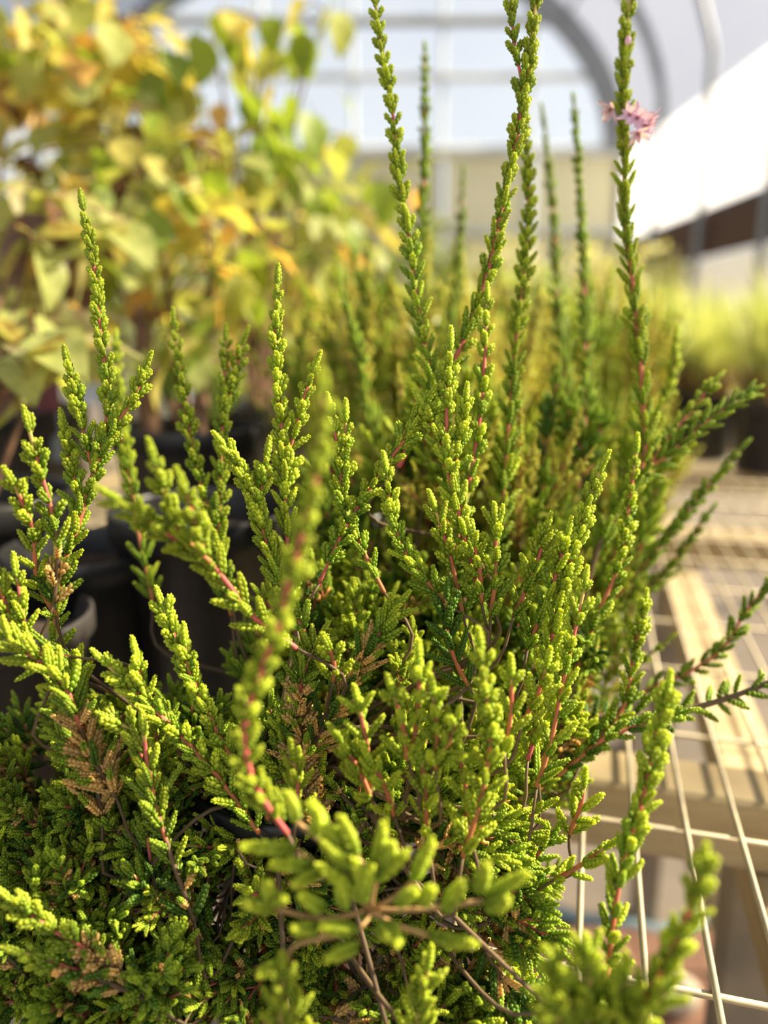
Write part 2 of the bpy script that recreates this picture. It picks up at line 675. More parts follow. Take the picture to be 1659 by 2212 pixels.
def leaf_unit(hi):
    n = (4, 4, 5)[hi]
    rings = ([(0.62, 1.05)], [(0.2, 0.78), (0.78, 0.95)], [(0.13, 0.66), (0.5, 1.0), (0.87, 0.86)])[hi]
    V = [(0, 0, 0)]
    for z, r in rings:
        for i in range(n):
            a = 2 * math.pi * (i + 0.25) / n
            V.append((r * math.cos(a), r * math.sin(a) - 0.35 * (z - 0.5) ** 2, z))
    V.append((0, -0.12, 1.0))
    T = []
    for i in range(n):
        T.append((0, 1 + (i + 1) % n, 1 + i))
    for k in range(len(rings) - 1):
        for i in range(n):
            p, q = 1 + k * n + i, 1 + k * n + (i + 1) % n
            T += [(p, q, q + n), (p, q + n, p + n)]
    m = 1 + (len(rings) - 1) * n
    e = len(V) - 1
    for i in range(n):
        T.append((m + i, m + (i + 1) % n, e))
    return np.array(V, float), np.array(T, int)


LEAF = [leaf_unit(0), leaf_unit(1), leaf_unit(2)]


def sprig_arrays(L, kind, hi, rng, fat=1.0):
    """a short side shoot along +Z clad in four ranks of scale leaves"""
    lv, lt = LEAF[hi]
    sp = 0.00105
    npairs = max(5, int(L / sp))
    bend = rng.uniform(-0.12, 0.12)
    Vs, Ts, Cs, n = [], [], [], 0
    for i in range(npairs + 1):
        t = i / npairs
        z = i * sp * (L / (npairs * sp)) * 0.93
        ll = 0.0031 * (0.85 + 0.35 * math.sin(math.pi * min(1, t * 1.1 + 0.1))) * fat
        if t > 0.93:
            ll *= 0.66
        tilt = math.radians(22 - 11 * t ** 3 + rng.uniform(-4, 4))
        for h in (0, 1):
            ph = math.pi * h + (i % 2) * math.pi / 2 + rng.uniform(-.12, .12)
            er = np.array([math.cos(ph), math.sin(ph), 0])
            et = np.array([-math.sin(ph), math.cos(ph), 0])
            ez = np.array([0, 0, 1.0])
            d = ez * math.cos(tilt) + er * math.sin(tilt)
            o = er * math.cos(tilt) - ez * math.sin(tilt)
            s = ll * rng.uniform(0.9, 1.1)
            v = (lv[:, 0:1] * et * 0.29 * s + lv[:, 1:2] * o * 0.21 * s + lv[:, 2:3] * d * s) + er * 0.0003 + ez * z
            Vs.append(v); Ts.append(lt + n); n += len(lv)
            j = rng.uniform(0.88, 1.12)
            if kind == 'fresh':
                c = C_GREEN * (1 - t) + C_FRESH * t if t < 1 else C_FRESH
                c = c * 0.6 + (C_GREEN * 0.3 + C_FRESH * 0.7) * 0.4
            elif kind == 'green':
                c = C_GREEN * (1 - t * 0.45) + C_FRESH * t * 0.45
            elif kind == 'deep':
                c = C_DEEP * (1 - 0.4 * t) + C_GREEN * 0.4 * t
            elif kind == 'two':
                c = C_TAN if t < 0.55 + rng.uniform(-.06, .06) else C_GREEN * 0.8 + C_FRESH * 0.2
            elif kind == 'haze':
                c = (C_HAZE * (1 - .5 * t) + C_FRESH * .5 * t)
            else:
                c = C_TAN * (0.75 + 0.25 * t) if rng.random() > 0.12 else C_BROWN * 1.6
            cc = np.tile(c * j, (len(lv), 1))
            k = 0.78 + 0.34 * lv[:, 2:3]           # leaves paler at their own tips
            Cs.append(cc * k)
    V = np.concatenate(Vs)
    V[:, 0] += bend * (V[:, 2] / L) ** 2 * L
    # thin axis
    tv, tf = tube([(0, 0, 0), (bend * L * 0.25, 0, L * 0.5), (bend * L * .8, 0, L * 0.9)], 0.00045, 4)
    ax = C_GREEN * 0.9 if kind in ('fresh', 'green') else (C_DEEP if kind == 'deep' else C_BROWN)
    V = np.vstack([V, tv])
    T = np.concatenate(Ts + [np.array(tf) + n])
    C = np.vstack(Cs + [np.tile(ax, (len(tv), 1))])
    return V, T, C


KINDS = ('fresh', 'green', 'deep', 'two', 'tan', 'haze')
LENS = (0.007, 0.012, 0.020)
SPR_XL, SPR_LO, SPR_HI, SPR_ME = {}, {}, {}, {}
for kd in KINDS:
    for li, L in enumerate(LENS):
        for v in range(2):
            for lod, lib in enumerate((SPR_XL, SPR_LO, SPR_HI)):
                rs = np.random.default_rng(li * 3 + v + KINDS.index(kd) * 17)
                lib[kd, li, v] = sprig_arrays(L, kd, lod, rs)


def sprig_mesh(key):
    if key not in SPR_ME:
        V, T, C = SPR_HI[key]
        SPR_ME[key] = mesh_np('sprig', V, T, M_HLEAF, C)
    return SPR_ME[key]


def merge(items, lib):
    Vs, Ts, Cs, n = [], [], [], 0
    for M, key, tone in items:
        V, T, C = lib[key]
        Vs.append(V @ M[:3, :3].T + M[:3, 3])
        Ts.append(T + n)
        Cs.append(C * tone)
        n += len(V)
    return np.concatenate(Vs), np.concatenate(Ts), np.concatenate(Cs)


def mat_dir(pos, d, roll, s):
    d = d / np.linalg.norm(d)
    a = np.array([0, 0, 1.0]) if abs(d[2]) < 0.95 else np.array([1.0, 0, 0])
    x = np.cross(a, d); x /= np.linalg.norm(x)
    y = np.cross(d, x)
    c, sn = math.cos(roll), math.sin(roll)
    M = np.eye(4)
    M[:3, 0] = (x * c + y * sn) * s
    M[:3, 1] = (-x * sn + y * c) * s
    M[:3, 2] = d * s
    M[:3, 3] = pos
    return M


PINK = np.array([0.52, 0.11, 0.10]); ORANGE = np.array([0.46, 0.17, 0.06]); WOOD = np.array([0.13, 0.085, 0.045])
PALE = np.array([0.50, 0.36, 0.10])


def shoot(pts, rng, r0=0.0012, r1=0.0008, spacing=0.0052, l0=0.015, l1=0.0065, a0=38, a1=24,
          kinds=('green', 'fresh'), old=0.0, wood=0.0, tip=True, start=0.03, per=2, red=0):
    """stem arrays and a list of sprigs for one shoot; t runs from base to tip"""
    c, L = spline(pts, 0.0025)
    m = len(c)
    ts = np.linspace(0, 1, m)
    T, N, B = frames(c)
    rad = r0 + (r1 - r0) * ts
    n = 6
    V, Fs = tube(c, rad, n)
    cols = np.where((ts < wood)[:, None], WOOD,
                    np.where((ts > (0.9 if red < 2 else 0))[:, None], PALE, (ORANGE if red == 0 else PINK) * (1 - ts)[:, None] + PINK * ts[:, None]))
    C = np.vstack([np.repeat(cols, n, axis=0), cols[:1], cols[-1:]])
    items = []
    s = L * start
    k = rng.integers(0, 4)
    while s < L - 0.002:
        t = s / L
        i = min(m - 1, int(t * (m - 1)))
        ll = (l0 + (l1 - l0) * t) * rng.uniform(0.78, 1.22)
        ang = math.radians(a0 + (a1 - a0) * t + rng.uniform(-7, 7))
        for h in range(per):
            if rng.random() < 0.06:
                continue
            ph = k * math.pi / 2 + h * 2 * math.pi / per + rng.uniform(-.35, .35)
            rd = N[i] * math.cos(ph) + B[i] * math.sin(ph)
            d = T[i] * math.cos(ang) + rd * math.sin(ang)
            if t < old:
                kd = rng.choice(['two', 'tan', 'deep', 'two'])
            else:
                kd = kinds[1] if rng.random() < (t - old) / (1 - old + 1e-9) * 1.3 else kinds[0]
            li = int(np.argmin([abs(ll - q) for q in LENS]))
            items.append((mat_dir(c[i] + rd * rad[i] * 0.6, d, rng.uniform(0, 6.3), ll / LENS[li]),
                          (kd, li, int(rng.integers(0, 2))), rng.uniform(0.86, 1.12)))
        k += 1
        s += spacing * rng.uniform(0.8, 1.2) * (1.0 - 0.35 * t)
    if tip:
        items.append((mat_dir(c[-1] - T[-1] * 0.002, T[-1], 0.3, 0.95), (kinds[1], 1, 0), 1.08))
    return (V, np.array(Fs), C), items


# ---- bulk templates along +Z
def template(seed, L, side, old, wood, kinds, l0, l1, spacing, a0=42, a1=28, bend=0.12):
    rng = np.random.default_rng(seed)
    ph = rng.uniform(0, 6.28)
    bx, by = bend * math.cos(ph), bend * math.sin(ph)
    pts = np.array([(bx * L * q * q, by * L * q * q, L * q) for q in (0, .25, .5, .75, 1)])
    stems, its = [], []
    st, it = shoot(pts, rng, l0=l0, l1=l1, spacing=spacing, old=old, wood=wood, kinds=kinds, a0=a0, a1=a1)
    stems.append(st); its += it
    for j in range(side):
        q = rng.uniform(0.12, 0.6)
        a = rng.uniform(0, 6.28)
        p = np.array([bx * L * q * q, by * L * q * q, L * q])
        l = L * (1 - q) * rng.uniform(0.45, 0.8)
        el = math.radians(rng.uniform(28, 48))
        d = np.array([math.cos(a) * math.sin(el), math.sin(a) * math.sin(el), math.cos(el)])
        d2 = d + np.array([0, 0, 0.35])
        st, it = shoot([p, p + d * l * 0.5, p + d * l * 0.5 + d2 / np.linalg.norm(d2) * l * 0.5], rng, r0=0.0008, r1=0.0005,
                       l0=l0 * 0.8, l1=l1 * 0.9, spacing=spacing, old=old * 0.5, kinds=kinds, a0=a0, a1=a1, start=0.15)
        stems.append(st); its += it
    n, Vs, Ts, Cs = 0, [], [], []
    for V, T, C in stems:
        Vs.append(V); Ts.append(T + n); Cs.append(C); n += len(V)
    sm = mesh_np('stem', np.concatenate(Vs), np.concatenate(Ts), M_HSTEM, np.concatenate(Cs))
    V, T, C = merge(its, SPR_LO if L < 0.09 else SPR_XL)
    fm = mesh_np('foliage', V, T, M_HLEAF, C)
    return sm, fm, L


T_FRESH = [template(10 + i, 0.055, 4, 0.0, 0.1, ('green', 'fresh'), 0.017, 0.010, 0.0072, 38, 26) for i in range(4)]
T_GREEN = [template(20 + i, 0.060, 5, 0.15, 0.3, ('deep', 'green'), 0.018, 0.010, 0.0072) for i in range(4)]
T_OLD = [template(30 + i, 0.060, 4, 0.6, 0.7, ('green', 'fresh'), 0.020, 0.011, 0.0068, a0=48) for i in range(4)]
T_DARK = [template(36 + i, 0.060, 4, 0.35, 0.6, ('deep', 'green'), 0.019, 0.011, 0.0068, a0=48) for i in range(2)]  # deeper green leaf mix painting in the shaded plant interior
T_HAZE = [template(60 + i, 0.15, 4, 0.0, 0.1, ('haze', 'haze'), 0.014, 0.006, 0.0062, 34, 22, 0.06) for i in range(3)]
T_TALL = [template(40 + i, 0.15, 4, 0.0, 0.1, ('green', 'green' if i % 2 else 'fresh'), 0.014, 0.006, 0.0060, 34, 22, 0.06) for i in range(4)]


def hobj(name, me, parent, M=None):
    o = obj(name, me, parent)
    if M is not None:
        o.matrix_basis = Matrix(M.tolist())
    return o


def pot(parent_or_none, name, c, r, h, ztop, mat=M_POT, soil=M_SOIL):
    """flower pot centred at c=(x,y), rim at ztop; returns pot object"""
    zb = ztop - h
    mb = MB()
    prf = [(0.0, 0), (r * 0.74, 0), (r * 0.76, 0.004), (r * 0.93, h * 0.86), (r * 1.0, h * 0.87), (r * 1.0, h * 0.985), (r * 0.985, h),
           (r * 0.955, h), (r * 0.945, h * 0.98), (r * 0.90, h * 0.86), (r * 0.74, 0.008), (0.0, 0.008)]
    mb.lathe(prf, (0, 0, 0), 48)
    o = mb.build('pot', mat, parent_or_none, smooth=False)
    for p in o.data.polygons:
        p.use_smooth = True
    o.location = (c[0], c[1], zb)
    mb = MB()
    mb.lathe([(0, h * 0.84 + 0.004), (r * 0.5, h * 0.84 + 0.003), (r * 0.90, h * 0.84), (r * 0.90, h * 0.80), (0, h * 0.8)], (0, 0, 0), 32)
    s = mb.build('soil', soil, parent_or_none)
    s.location = o.location
    return o


class Plant:
    def __init__(s, label, cx, cy, r, h, seed):
        s.ztop = ZB + h
        s.root = empty('potted_heather', (cx, cy, ZB))
        tag(s.root, label, 'heather', 'potted heathers standing on the wire bench')
        s.off = np.array([cx, cy, ZB])
        s.crown = np.array([cx, cy, s.ztop - 0.015])
        s.rng = np.random.default_rng(seed)
        s.nb = 0
        p = pot(s.root, 'pot', (0, 0), r, h, h)

    def local(s, V):
        return np.asarray(V) - s.off

    def branch_mesh(s, arrs):
        n, Vs, Ts, Cs = 0, [], [], []
        for V, T, C in arrs:
            Vs.append(V); Ts.append(np.asarray(T) + n); Cs.append(C); n += len(V)
        return mesh_np('branch', s.local(np.concatenate(Vs)), np.concatenate(Ts), M_HSTEM, np.concatenate(Cs))

    def connector(s, p, d, r=0.0016):
        """brown wood from the crown to a shoot's base"""
        p = np.asarray(p); L = np.linalg.norm(p - s.crown)
        if L < 0.012:
            q = [s.crown, (s.crown + p) / 2, p]
        else:
            j = s.rng.normal(0, 0.13 * L, 3)
            q = [s.crown + s.rng.normal(0, 0.006, 3), s.crown + (p - s.crown) * 0.4 + j - np.array([0, 0, 0.05 * L]), p - d * min(L * 0.3, 0.03), p]
        c, _ = spline(q, 0.008)
        V, F = tube(c, np.linspace(r * 1.5, r * 0.65, len(c)), 5)
        cl = WOOD * s.rng.uniform(0.7, 1.3)
        return V, F, np.tile(cl, (len(V), 1))

    def hero(s, shoots, single=False, connect=True, conn_r=0.0011):
        """shoots: list of (pixel polyline, d0, d1, kwargs); first is the leader, others fork from it"""
        arrs, items = [], []
        for i, (pl, d0, d1, kw) in enumerate(shoots):
            m = len(pl)
            pts = np.array([P(x, y, d0 + (d1 - d0) * j / (m - 1)) for j, (x, y) in enumerate(pl)])
            st, it = shoot(pts, s.rng, **kw)
            if i == 0 and connect:
                d = pts[1] - pts[0]
                arrs.append(s.connector(pts[0], d / np.linalg.norm(d), conn_r))
            arrs.append(st); items += it
        b = hobj('branch', s.branch_mesh(arrs), s.root)
        s.nb += 1
        if single:
            for M, key, tone in items:
                M = M.copy(); M[:3, 3] -= s.off
                hobj('sprig', sprig_mesh(key), b, M)
        else:
            V, T, C = merge(items, SPR_LO if .30 < shoots[0][2] < .395 else SPR_XL)
            f = hobj('foliage', mesh_np('foliage', s.local(V), T, M_HLEAF, C), b)
            f['kind'] = 'stuff'
        return b

    def bulk(s, tip, d, tmpl, scale=1.0, connect=True):
        sm, fm, L = tmpl
        d = d / np.linalg.norm(d)
        base = tip - d * L * scale
        M = mat_dir(base - s.off, d, s.rng.uniform(0, 6.28), scale)
        if connect:
            b = hobj('branch', s.branch_mesh([s.connector(base, d, 0.0008)]), s.root)
            hobj('stem', sm, b, M)
            f = hobj('foliage', fm, b, M)
        else:
            b = hobj('branch', sm, s.root, M)
            f = hobj('foliage', fm, b)
        f['kind'] = 'stuff'
        s.nb += 1


# ---- the front plant
A = Plant('large lime green heather nearest the camera, densest with tan older sprigs', -0.045, 0.37, 0.060, 0.080, 1)
TOP = dict(l0=0.0125, l1=0.0055, a0=32, a1=20, spacing=0.0056, kinds=('green', 'fresh'), per=2)
TOPF = dict(l0=0.0125, l1=0.0055, a0=32, a1=20, spacing=0.0056, kinds=('fresh', 'fresh'), per=2, red=1)
SIDE = dict(l0=0.011, l1=0.006, a0=32, a1=20, spacing=0.0055, kinds=('green', 'fresh'), r0=0.0009, r1=0.0006, per=2, start=0.1)
MIX = dict(l0=0.019, l1=0.010, a0=40, a1=28, spacing=0.0068, kinds=('green', 'fresh'), per=2)
OLDM = dict(l0=0.020, l1=0.010, a0=45, a1=30, spacing=0.0058, kinds=('green', 'fresh'), per=3, old=0.45, wood=0.4)

A.hero([([(110, 1480), (118, 1370), (135, 1230), (170, 1130), (205, 1010), (228, 930), (232, 830), (215, 700), (205, 590), (180, 450)], .365, .36, dict(TOP, r0=0.0014)),
        ([(200, 1020), (180, 930), (165, 860), (148, 790)], .363, .355, SIDE),
        ([(205, 1010), (250, 920), (290, 860), (312, 800)], .363, .36, SIDE),
        ([(178, 1110), (160, 1030), (138, 925)], .364, .36, SIDE)], single=True)
A.hero([([(118, 1300), (125, 1180), (108, 1090), (85, 1010), (62, 925)], .345, .325, dict(MIX, l0=.012, l1=.007, old=.3, wood=.5))])
A.hero([([(120, 1330), (80, 1250), (72, 1150), (50, 1090), (30, 1045)], .35, .32, dict(MIX, l0=.013, l1=.008))])
A.hero([([(150, 1420), (60, 1400), (20, 1330), (-10, 1240)], .34, .33, MIX), ([(60, 1400), (50, 1330), (35, 1240)], .335, .33, SIDE)])
A.hero([([(640, 1400), (545, 1330), (495, 1265), (440, 1200), (380, 1165), (318, 1125), (252, 1080)], .33, .275, dict(TOPF, l0=.013, l1=.0085, a0=32, a1=24)),
        ([(455, 1215), (390, 1150), (360, 1080), (335, 1000)], .30, .28, dict(SIDE, kinds=('fresh', 'fresh'))),
        ([(445, 1205), (425, 1140), (400, 1055)], .30, .28, dict(SIDE, kinds=('fresh', 'fresh')))])
A.hero([([(640, 1350), (625, 1250), (620, 1150), (612, 1010), (607, 900), (595, 780), (600, 615)], .365, .35, dict(TOPF, r0=0.0013)),
        ([(610, 1040), (630, 960), (650, 880), (676, 800)], .36, .355, dict(SIDE, kinds=('fresh', 'fresh')))], single=True)
A.hero([([(620, 1800), (570, 1730), (538, 1660), (530, 1560), (568, 1440), (600, 1350), (640, 1200), (680, 1040), (692, 920), (696, 850)], .285, .205, dict(TOPF, l0=.011, l1=.005))])
A.hero([([(660, 1370), (600, 1250), (570, 1150), (545, 1070), (510, 1000), (488, 968)], .36, .345, dict(TOP, l0=.012, l1=.006, per=3)),
        ([(560, 1130), (565, 1060), (576, 988)], .355, .35, SIDE)], single=True)
A.hero([([(500, 1300), (470, 1180), (425, 1010), (400, 870), (375, 700)], .41, .42, dict(TOP, l0=.011, l1=.0055))])
A.hero([([(500, 1330), (472, 1180), (475, 1050), (482, 900), (488, 735)], .41, .42, TOP), ([(482, 900), (505, 820), (525, 740)], .42, .42, SIDE)])
A.hero([([(330, 1300), (290, 1100), (262, 900), (250, 740)], .45, .48, TOP), ([(290, 1080), (270, 1000), (262, 930)], .45, .45, SIDE)])
A.hero([([(830, 1280), (770, 1160), (740, 1080), (735, 1000), (715, 890)], .375, .365, dict(SIDE, r0=.0011)), ([(740, 1060), (745, 980), (747, 905)], .37, .365, SIDE)])
A.hero([([(690, 1260), (730, 1170), (770, 1100), (830, 1010), (880, 940), (920, 870)], .37, .355, dict(SIDE, l0=.009, red=1)), ([(860, 970), (895, 915), (940, 890)], .36, .355, SIDE)])
A.hero([([(1030, 1260), (1000, 1150), (985, 1080), (965, 1000), (966, 870), (973, 750)], .36, .35, dict(TOPF, r0=.0012)),
        ([(975, 1050), (990, 970), (1005, 870)], .357, .355, SIDE), ([(972, 1010), (945, 940), (915, 880)], .357, .352, SIDE)], single=True)
A.hero([([(960, 1300), (880, 1200), (850, 1120), (835, 1020)], .355, .345, dict(SIDE, l0=.013))])
A.hero([([(1140, 1640), (1165, 1550), (1190, 1390), (1215, 1270), (1240, 1190), (1270, 1090), (1297, 1015)], .36, .35, dict(TOPF, r0=.0013, l0=.016))], single=True)
A.hero([([(1160, 1700), (1190, 1600), (1215, 1480), (1240, 1370), (1262, 1268)], .345, .34, dict(MIX, l0=.016, l1=.006))])
A.hero([([(1230, 2150), (1300, 2140), (1330, 1950), (1350, 1850), (1390, 1720), (1412, 1610), (1440, 1500)], .31, .30, dict(TOP, l0=.013, l1=.007, a0=42, a1=24, r0=.0013))], single=True)
A.hero([([(1180, 2300), (1330, 2230), (1430, 2090), (1480, 1990), (1515, 1880)], .26, .235, dict(TOPF, l0=.014, l1=.007, a0=40))])
A.hero([([(1000, 1850), (1040, 1720), (1060, 1590), (1050, 1500), (1040, 1405)], .315, .295, dict(TOPF, l0=.014, l1=.006, a0=36, red=0))])
A.hero([([(560, 1800), (480, 1690), (400, 1600), (330, 1530), (230, 1435)], .35, .335, dict(TOP, l0=.012, l1=.0085, a0=36, a1=28)), ([(330, 1530), (310, 1480), (295, 1420)], .34, .335, SIDE)])
A.hero([([(580, 1770), (500, 1640), (440, 1520), (395, 1420), (352, 1310)], .355, .34, dict(TOP, l0=.012, l1=.0075)), ([(420, 1470), (405, 1440), (400, 1390)], .345, .34, SIDE)])
A.hero([([(420, 1990), (370, 1850), (330, 1720), (290, 1590), (250, 1560)], .34, .33, dict(MIX, l0=.013, old=.2, wood=.4)), ([(340, 1760), (320, 1660), (310, 1580)], .335, .33, MIX)])
A.hero([([(250, 1720), (190, 1620), (150, 1500), (100, 1440), (0, 1375)], .345, .32, dict(OLDM, kinds=('green', 'fresh')))])
A.hero([([(220, 1760), (200, 1650), (170, 1550), (160, 1450)], .35, .35, dict(OLDM, l0=.02, l1=.014, old=.8, wood=1.0))])
A.hero([([(290, 2120), (200, 2060), (100, 2000), (25, 1945)], .325, .31, dict(OLDM, l0=.012, l1=.006))])
A.hero([([(300, 2150), (200, 2110), (120, 2080), (50, 2060)], .325, .31, dict(OLDM, l0=.012, l1=.006, old=.7))])
A.hero([([(760, 2050), (660, 1700), (650, 1560), (655, 1460), (690, 1380)], .36, .355, dict(OLDM, l0=.020, l1=.013, old=.85, wood=.8, a0=60, a1=45))])
A.hero([([(660, 1640), (740, 1500), (800, 1400), (860, 1310)], .36, .35, dict(OLDM, l0=.020, l1=.012, old=.75, wood=.8))])
A.hero([([(1010, 1480), (980, 1420), (965, 1350), (965, 1290)], .36, .345, dict(MIX, kinds=('deep', 'deep')))])
# near, blurred sprays pointing at the camera
near = dict(l0=.014, l1=.010, a0=30, a1=24, spacing=.0065, kinds=('fresh', 'fresh'), per=2, start=.3, red=2)
FING = [(640, 1835, 520, 1828), (675, 1868, 585, 1872), (795, 1945, 685, 1868), (790, 1940, 768, 1850), (782, 1935, 800, 1872), (775, 1888, 688, 1818),
        (770, 1850, 735, 1760), (742, 1822, 698, 1788), (640, 1770, 620, 1706), (682, 1802, 690, 1748), (700, 1790, 672, 1735), (812, 1900, 880, 1838), (810, 1885, 832, 1778),
        (835, 1865, 846, 1822), (895, 1900, 930, 1813), (770, 2010, 688, 1998), (692, 2002, 628, 2018), (775, 2040, 714, 2062), (820, 1990, 842, 2038),
        (842, 2000, 864, 2026), (925, 2020, 1032, 2048), (960, 1965, 1002, 1900), (1030, 1925, 1058, 1868), (1048, 1940, 1142, 1880), (1050, 1962, 1104, 1948),
        (695, 1965, 648, 1930), (592, 1962, 538, 1950), (582, 1952, 578, 1902), (596, 1950, 608, 1928), (622, 2080, 563, 2092), (700, 1880, 640, 1900),
        (860, 1950, 905, 1925), (745, 1960, 735, 1905), (905, 1950, 940, 1930)]
STK = [[(640, 1835), (700, 1880), (800, 1965)], [(800, 1965), (900, 1965), (1050, 1945)], [(800, 1970), (860, 2000), (930, 2022)], [(775, 1888), (780, 1930), (800, 1965)],
       [(770, 1850), (800, 1900), (800, 1965)], [(830, 1860), (810, 1910), (800, 1965)], [(592, 1962), (700, 1985), (800, 1965)], [(622, 2080), (640, 2040), (770, 2010), (800, 1965)],
       [(895, 1900), (850, 1940), (800, 1965)], [(640, 1775), (720, 1840), (775, 1888)]]
arrs, items = [], []
hub = P(800, 1965, .275)
for pl in STK:
    c_, _ = spline([P(x, y, .268 if (x, y) != (800, 1965) else .275) for x, y in pl], .004)
    V, F = tube(c_, .0009, 6)
    arrs.append((V, F, np.tile(np.array([.42, .26, .10]), (len(V), 1))))
hd = np.array([0.05, -.6, .5]); hd /= np.linalg.norm(hd)
arrs.append(A.connector(hub, hd, .0012))
for x0, y0, x1, y1 in FING:
    p0, p1 = P(x0, y0, .268), P(x1, y1, .256)
    Lf = np.linalg.norm(p1 - p0)
    li = int(np.argmin([abs(Lf - q) for q in LENS]))
    dd = (p1 - p0) / Lf
    M = mat_dir(p0, dd, A.rng.uniform(0, 6), 1.45)
    M[:3, 2] = dd * max(.8, min(1.5, Lf / LENS[li]))
    items.append((M, ('fresh', li, int(A.rng.integers(2))), 1.35))
b_ = hobj('branch', A.branch_mesh(arrs), A.root)
for M, key, tone in items:
    M = M.copy(); M[:3, 3] -= A.off
    hobj('sprig', sprig_mesh(key), b_, M)
for grp in ([(1290, 2240, 1200, 2090, .25), (1300, 2240, 1270, 2070, .25), (1330, 2260, 1350, 2120, .25), (1250, 2260, 1190, 2170, .24), (1370, 2260, 1440, 2140, .24)],
            [(620, 2290, 610, 2110, .26), (640, 2290, 640, 2180, .27)], [(900, 2290, 925, 2090, .29)]):
    A.hero([([(x0, y0), ((x0 + x1) / 2 - 8, (y0 + y1) / 2), (x1, y1)], d + .01, d, dict(near, l0=.013, start=.1, per=3, spacing=.0058)) for x0, y0, x1, y1, d in grp])
for x0, y0, x1, y1, d in [(940, 1660, 935, 1500, .30), (940, 1650, 985, 1560, .30), (890, 1620, 905, 1430, .30), (880, 1640, 850, 1500, .30), (800, 1700, 775, 1525, .31),
                          (800, 1720, 735, 1600, .31), (1090, 1620, 1105, 1460, .31), (1130, 1560, 1180, 1440, .33), (640, 1760, 635, 1640, .31), (720, 1470, 712, 1400, .33),
                          (920, 1800, 910, 1640, .31), (1010, 1780, 990, 1620, .31), (850, 1760, 805, 1650, .31), (1230, 1800, 1262, 1695, .34), (1200, 1900, 1310, 1830, .33),
                          (1060, 1330, 1070, 1130, .345), (1040, 1300, 1020, 1160, .345), (1110, 1330, 1180, 1150, .35), (1000, 1330, 940, 1100, .35), (1140, 1400, 1225, 1160, .35)]:
    A.hero([([(x0, y0), ((x0 + x1) / 2 + 6, (y0 + y1) / 2), (x1, y1)], d + .012, d, dict(MIX, kinds=('green', 'fresh') if y1 < 1400 else ('fresh', 'fresh'), l0=.013, l1=.009))])


def interp(v, xs, ys):
    return float(np.interp(v, xs, ys))


n_bulk = 0
rng = A.rng
while n_bulk < 225:
    x, y = rng.uniform(100, 1330), rng.uniform(1230, 2330)
    lim = interp(y, [1230, 1500, 1700, 2000, 2330], [1180, 1230, 1190, 1240, 1270])
    top = interp(x, [-100, 250, 420, 560, 700, 1000, 1300], [1420, 1480, 1400, 1340, 1260, 1180, 1300])
    if x > lim or y < top:
        continue
    if 220 < x < 520 and y < 1500:
        continue
    d = interp(y, [1200, 1500, 1900, 2300], [.43, .385, .35, .33]) + rng.uniform(-0.02, 0.045)
    tip = P(x, y, d)
    v = tip - A.crown
    v = v / (np.linalg.norm(v) + 1e-6) * 0.8 + np.array([0, 0, 0.55]) + rng.normal(0, 0.32, 3)
    u = rng.random()
    if y > 1850 or (x < 420 and y > 1700):
        tm = T_OLD if u < .38 else (T_DARK if u < .72 else T_GREEN)
    elif y > 1450:
        tm = T_OLD if u < .30 else (T_FRESH if u > .72 else T_GREEN)
    else:
        tm = T_FRESH if u > .5 else (T_GREEN if u > .12 else T_OLD)
    A.bulk(tip, v, tm[int(rng.integers(len(tm)))], rng.uniform(0.55, 1.0))
    n_bulk += 1

# ---- older filler plant in the lower left corner, leaves darkened for its shaded interior
E = Plant('shade-darkened older heather filling the lower left corner, with bare brown twigs', -0.15, 0.355, 0.042, 0.055, 5)
rng = E.rng
for i in range(140):
    x = rng.uniform(-160, 520 if i < 100 else 300)
    y = rng.uniform(1480, 2330) if i < 100 else rng.uniform(1700, 2080)
    d = interp(y, [1480, 1900, 2300], [.39, .345, .315]) + rng.uniform(-.015, .04)
    tip = P(x, y, d)
    v = tip - E.crown
    v = v / (np.linalg.norm(v) + 1e-6) * 0.8 + np.array([0, 0, 0.55]) + rng.normal(0, 0.32, 3)
    u = rng.random()
    tm = T_DARK if u < .55 else (T_OLD if u < .75 else T_GREEN)
    E.bulk(tip, v, tm[int(rng.integers(len(tm)))], rng.uniform(0.6, 1.0))

# ---- the plant behind to the right, with the tall flowering shoots
gB = P(1085, 1400, .56)
B = Plant('tall heather behind the nearest one, bearing pink flowers on its right shoot', gB[0], gB[1], 0.062, 0.105, 2)
B.hero([([(1010, 1130), (960, 1000), (935, 830), (900, 650), (885, 520), (865, 400), (845, 220), (818, 70), (806, -60)], .40, .385, dict(TOP, l0=.014, l1=.005, red=1))])
B.hero([([(860, 1010), (985, 770), (1050, 600), (1080, 470), (1110, 330), (1135, 190), (1165, -60)], .40, .37, dict(TOP, l0=.013, l1=.006, red=1, a0=28, r0=.0014)),
        ([(1122, 260), (1128, 190), (1110, 80), (1098, -60)], .378, .37, dict(SIDE, red=1, l0=.008))])
B.hero([([(1040, 1250), (1080, 1130), (1100, 900), (1112, 760), (1135, 560), (1142, 400), (1132, 240)], .43, .43, dict(TOP, l0=.015, l1=.006))])
B.hero([([(980, 1200), (1030, 950), (1045, 800), (1052, 650)], .39, .385, dict(TOP, l0=.010, l1=.006, red=1, per=2, spacing=.008))])
B.hero([([(1240, 1380), (1300, 1160), (1385, 1010), (1390, 880), (1375, 700), (1365, 600), (1352, 470), (1350, 300), (1348, 150), (1365, -60)], .45, .42, dict(TOP, l0=.014, l1=.009, r0=.0018, wood=.28, red=0, start=.15)),
        ([(1378, 1020), (1440, 985), (1520, 915), (1618, 850)], .45, .45, dict(MIX, l0=.014, l1=.010, kinds=('green', 'green'))),
        ([(1400, 1010), (1450, 940), (1500, 880), (1542, 825)], .45, .46, dict(MIX, l0=.012, l1=.008, kinds=('green', 'fresh')))])
